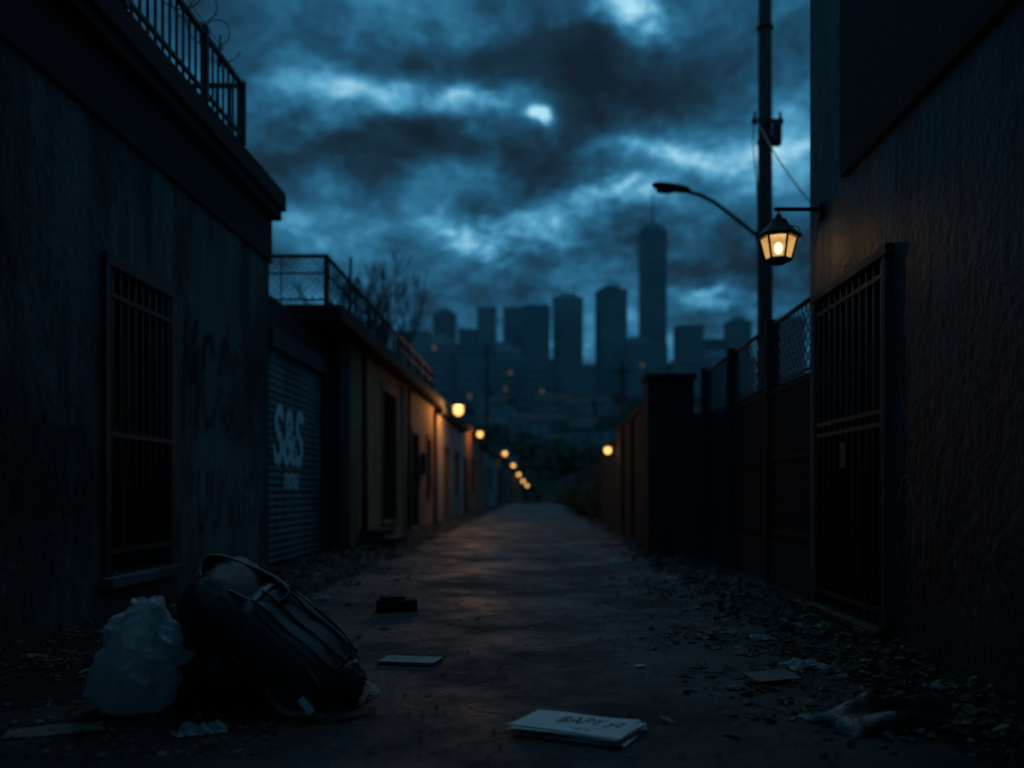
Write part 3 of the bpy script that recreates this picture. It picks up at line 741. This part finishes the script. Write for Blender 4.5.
for (px,py,w_,d_,h_,mt,sd,an) in [(806,668,.22,.17,.05,M_paper2,8,.2),(842,672,.2,.12,.07,M_card,9,.7),(722,634,.2,.12,.04,M_card,10,.1),(762,640,.14,.12,.04,M_paper2,12,.1),(750,655,.16,.10,.04,M_card,13,.9),
  (620,562,.25,.2,.04,M_paper2,14,.1),(500,556,.25,.2,.04,M_paper2,15,.4),(640,668,.05,.04,.01,M_paper,16,.4),(330,640,.09,.07,.02,M_paper2,17,.4),(700,668,.12,.07,.03,M_card,41,1.2),(736,690,.10,.06,.03,M_paper2,42,.3),
  (700,590,.16,.12,.05,M_card,43,.3),(672,580,.14,.12,.04,M_paper2,44,.8),(350,585,.2,.15,.05,M_card,45,.3),(322,600,.15,.12,.04,M_paper2,46,.6),(380,573,.18,.12,.05,M_card,47,.1),(800,706,.13,.1,.03,M_card,49,.5),(385,630,.08,.05,.02,M_card,50,.5),
  (715,650,.07,.05,.02,M_paper2,51,.5),(780,655,.12,.08,.05,M_card,52,.5),(825,690,.12,.07,.04,M_card,53,1.5),(695,610,.10,.07,.03,M_paper2,54,.5),(450,625,.05,.03,.01,M_card,55,.5),(600,640,.04,.03,.01,M_card,56,.5),(760,720,.09,.05,.03,M_card,57,.2)]:
    x,y=gp(px,py); crumple('paper_scrap',x,y,w_,d_,h_,mt,sd,an)
x,y=gp(895,722); crumple('black_plastic_sheet',x,y,.66,.34,.17,M_black,18,.30,1.6,True)
x,y=gp(397,611); mb=MB(); Mk=Matrix.Translation((x,y,.055))@Matrix.Rotation(.15,4,'Z')
mb.box(-.15,.15,-.09,.09,-.05,.035,0,Mk); mb.box(-.12,.05,-.07,.06,.037,.06,0,Mk@Matrix.Rotation(.3,4,'Z')); mb.obj('broken_block',[M_dark],None,bevel=.012)
mb=MB(); mb.box(-2.88,-2.3,14.2,15.6,0,.14); mb.box(-2.88,-2.5,14.4,15.4,.143,.26); mb.obj('stone_steps',[M_dark],None,bevel=.015)
# ---------------- litter masses
mb=MB(); r=random.Random(21)
def leafat(x,y,s,zmax,m):
    z=.010+r.random()**2*zmax; a=r.uniform(0,6.28); tx=r.uniform(-.5,.5); ty=r.uniform(-.5,.5)
    c,sn=math.cos(a),math.sin(a); w=r.uniform(.35,.8)
    pts=[]
    for (u,v,b_) in ((-1,0,0),(-.3,-w,.25),(.5,-w*.7,.2),(1,0,0),(.4,w*.8,.25),(-.4,w,.2)):
        px=(u*c-v*sn)*s; py=(u*sn+v*c)*s; pts.append((x+px,y+py,max(.008,z+px*tx+py*ty+b_*s*.6)))
    mb.face(pts,m)
def pick(): 
    q=r.random(); return 0 if q<.78 else (1 if q<.92 else 2)
def clump(x,y): return noise.noise(Vector((x*1.6,y*1.6,4)))+.5*noise.noise(Vector((x*5,y*5,1)))
k=0
while k<3300:
    y=3.2+r.random()*6; x=2.05-abs(r.gauss(0,.62))
    if x<.4 or r.random()>.45+clump(x,y)*1.6: continue
    leafat(x,y,r.choice([.008,.014,.022,.034])*r.uniform(.7,1.3),.05*(max(0,x-.9)),pick()); k+=1
k=0
while k<2400:
    y=r.uniform(3.2,14); x=-3.05+abs(r.gauss(0,.65))
    if r.random()>.45+clump(x,y)*1.6: continue
    leafat(x,y,r.choice([.008,.014,.022,.036])*r.uniform(.7,1.3),.05*max(0,-1.8-x),pick()); k+=1
for i in range(500): leafat(r.uniform(-2.6,-.9),r.uniform(3.0,3.9),r.uniform(.005,.02),.02,pick())
for i in range(1500):
    y=3+r.random()**1.5*25; leafat(r.uniform(-2.2,1.7),y,r.uniform(.004,.02),.01,pick())
for i in range(1200):
    y=r.uniform(8,30); leafat(r.choice([-2.8+abs(r.gauss(0,.3)),1.7-abs(r.gauss(0,.25))]),y,r.uniform(.015,.05),.05,pick())
mb.obj('leaf_litter',[M_leaf,M_card,M_stone])
mb=MB()
def stone(x,y,s):
    n=len(mb.v)
    M_=Matrix.Translation((x,y,s*.35))@Matrix.Rotation(r.uniform(0,6),4,'Z')
    base=[(-1,-.7,-.5),(1,-.8,-.5),(.9,.8,-.5),(-.8,.9,-.5),(-.7,-.5,.5),(.6,-.6,.6),(.7,.5,.45),(-.5,.6,.6)]
    P8=[M_@(Vector(b_)*s*.6+Vector((r.uniform(-.3,.3),r.uniform(-.3,.3),r.uniform(-.2,.2)))*s) for b_ in base]
    mb.v+=[tuple(p) for p in P8]
    for f in [(0,3,2,1),(4,5,6,7),(0,1,5,4),(1,2,6,5),(2,3,7,6),(3,0,4,7)]:
        mb.f.append(tuple(n+i for i in f)); mb.m.append(0); mb.sm.append(False)
for i in range(1300):
    side=r.random()<.5
    y=3+r.random()**1.4*14
    x=(2.08-abs(r.gauss(0,.6))) if side else (-3.05+abs(r.gauss(0,.7)))
    stone(x,y,r.choice([.008,.012,.02,.03])*r.uniform(.7,1.5))
for i in range(1000): stone(r.uniform(-2.2,1.7),3+r.random()**1.4*14,r.uniform(.004,.012))
for i in range(45): stone(r.choice([r.uniform(-2.9,-2.0),r.uniform(1.2,2.0)]),r.uniform(4.5,14),r.uniform(.04,.09))
mb.obj('rubble',[M_stone])
# ---------------- world
w=bpy.data.worlds.new('World'); sc.world=w; w.use_nodes=True; nt=w.node_tree; N=nt.nodes; L=nt.links
N.clear(); out=N.new('ShaderNodeOutputWorld')
def mth(op,a,b_=None,c=None,clamp=False):
    n=N.new('ShaderNodeMath'); n.operation=op; n.use_clamp=clamp
    for i,v in enumerate((a,b_,c)):
        if v is None: continue
        if isinstance(v,(int,float)): n.inputs[i].default_value=v
        else: L.new(v,n.inputs[i])
    return n.outputs[0]
tc=N.new('ShaderNodeTexCoord'); sx=N.new('ShaderNodeSeparateXYZ'); L.new(tc.outputs['Generated'],sx.inputs[0])
dx,dy,dz=sx.outputs
ady=mth('MAXIMUM',mth('ABSOLUTE',dy),.03)
S=mth('DIVIDE',dx,ady); T=mth('DIVIDE',dz,ady)
den=mth('ADD',mth('MAXIMUM',dz,0),.30)
cv=N.new('ShaderNodeCombineXYZ'); L.new(mth('DIVIDE',dx,den),cv.inputs[0]); L.new(mth('DIVIDE',dy,den),cv.inputs[1])
def nz(scale,det=9,rough=.6,off=(0,0,0),sc_=(1,1,1),dist=0):
    mp=N.new('ShaderNodeMapping'); mp.inputs['Location'].default_value=off; mp.inputs['Scale'].default_value=sc_; L.new(cv.outputs[0],mp.inputs[0])
    n=N.new('ShaderNodeTexNoise'); n.inputs['Scale'].default_value=scale; n.inputs['Detail'].default_value=det; n.inputs['Roughness'].default_value=rough; n.inputs['Distortion'].default_value=dist
    L.new(mp.outputs[0],n.inputs['Vector']); return n
nw=nz(5,6,.62,(3,1,0)); sw=N.new('ShaderNodeSeparateColor'); L.new(nw.outputs['Color'],sw.inputs[0])
w0=mth('SUBTRACT',sw.outputs[0],.5); w1=mth('SUBTRACT',sw.outputs[1],.5)
S2=mth('MULTIPLY_ADD',w0,.26,S); T2=mth('MULTIPLY_ADD',w1,.17,T)
S3=mth('MULTIPLY_ADD',w0,.06,S); T3=mth('MULTIPLY_ADD',w1,.08,T)
blobs=[(540,112,12,8,.85,0),(470,95,60,14,.24,1),(345,90,80,28,.34,1),(640,12,45,26,.60,1),(650,150,110,20,.34,1),(600,205,60,20,.44,1),(500,232,70,12,.32,1),
(330,235,80,22,.12,1),(715,300,50,14,.34,1),(770,150,60,60,.20,1),(600,350,300,30,.10,1),(640,290,60,40,.12,1),
(490,46,180,32,-.34,1),(420,155,150,32,-.40,1),(630,90,60,20,-.26,1),(690,262,110,18,-.16,1),(270,20,60,80,-.08,1),(750,60,60,60,-.08,1)]
acc=None
for (px,py,a,b_,amp,wp) in blobs:
    s0=(px-540)/F; t0=(490-py)/F
    ss,tt=(S2,T2) if wp else (S3,T3)
    u=mth('MULTIPLY_ADD',ss,F/a,-s0*F/a); v=mth('MULTIPLY_ADD',tt,F/b_,-t0*F/b_)
    q=mth('MULTIPLY_ADD',u,u,mth('MULTIPLY',v,v))
    acc=mth('MULTIPLY_ADD',mth('EXPONENT',mth('MULTIPLY',q,-1)),amp,acc if acc is not None else 0.0)
n1=nz(2.6,10,.60,(7,2,0),(1,.8,1),.5); n2=nz(9,8,.66,(1,5,0),(1,.8,1),.3)
B=mth('MULTIPLY_ADD',mth('SUBTRACT',n1.outputs['Fac'],.5),1.1,acc)
B=mth('MULTIPLY_ADD',mth('SUBTRACT',n2.outputs['Fac'],.5),.75,B)
B=mth('ADD',B,.525)
over=N.new('ShaderNodeMapRange'); over.interpolation_type='SMOOTHSTEP'; over.inputs[1].default_value=.55; over.inputs[2].default_value=.9; over.inputs[4].default_value=.08; L.new(dz,over.inputs[0])
B=mth('ADD',B,over.outputs[0],clamp=True)
rp=N.new('ShaderNodeValToRGB'); L.new(B,rp.inputs[0]); e=rp.color_ramp.elements
e[0].position=.15; e[0].color=(.006,.015,.026,1); e[1].position=1; e[1].color=(.42,.76,.92,1)
for p,c in ((.36,(.009,.032,.058)),(.52,(.013,.074,.143)),(.68,(.027,.16,.29)),(.84,(.09,.35,.56))):
    el=e.new(p); el.color=(*c,1)
bg=N.new('ShaderNodeBackground'); L.new(rp.outputs[0],bg.inputs[0]); bg.inputs[1].default_value=1.0
sky=N.new('ShaderNodeTexSky'); sky.sky_type='NISHITA'; sky.sun_disc=False; sky.sun_elevation=math.radians(-2); sky.sun_rotation=math.radians(0)
bg2=N.new('ShaderNodeBackground'); L.new(sky.outputs[0],bg2.inputs[0]); bg2.inputs[1].default_value=.001
ad=N.new('ShaderNodeAddShader'); L.new(bg.outputs[0],ad.inputs[0]); L.new(bg2.outputs[0],ad.inputs[1]); L.new(ad.outputs[0],out.inputs[0])
l=bpy.data.lights.new('sun','SUN'); l.energy=.15; l.angle=math.radians(25); l.color=(.5,.8,1)
o=bpy.data.objects.new('sun',l); sc.collection.objects.link(o); 
o.rotation_euler=Vector((-.10,-1,-1.2)).to_track_quat('-Z','Y').to_euler()
# ---------------- camera
cd=bpy.data.cameras.new('camera'); cam=bpy.data.objects.new('camera',cd); sc.collection.objects.link(cam); sc.camera=cam
cam.location=(0,0,H); cam.rotation_euler=(math.pi/2,0,0)
cd.sensor_width=36; cd.lens=F/1024*36; cd.shift_x=-28/1024; cd.shift_y=106/1024; cd.clip_end=6000
cd.dof.use_dof=True; cd.dof.focus_distance=4.6; cd.dof.aperture_fstop=.95
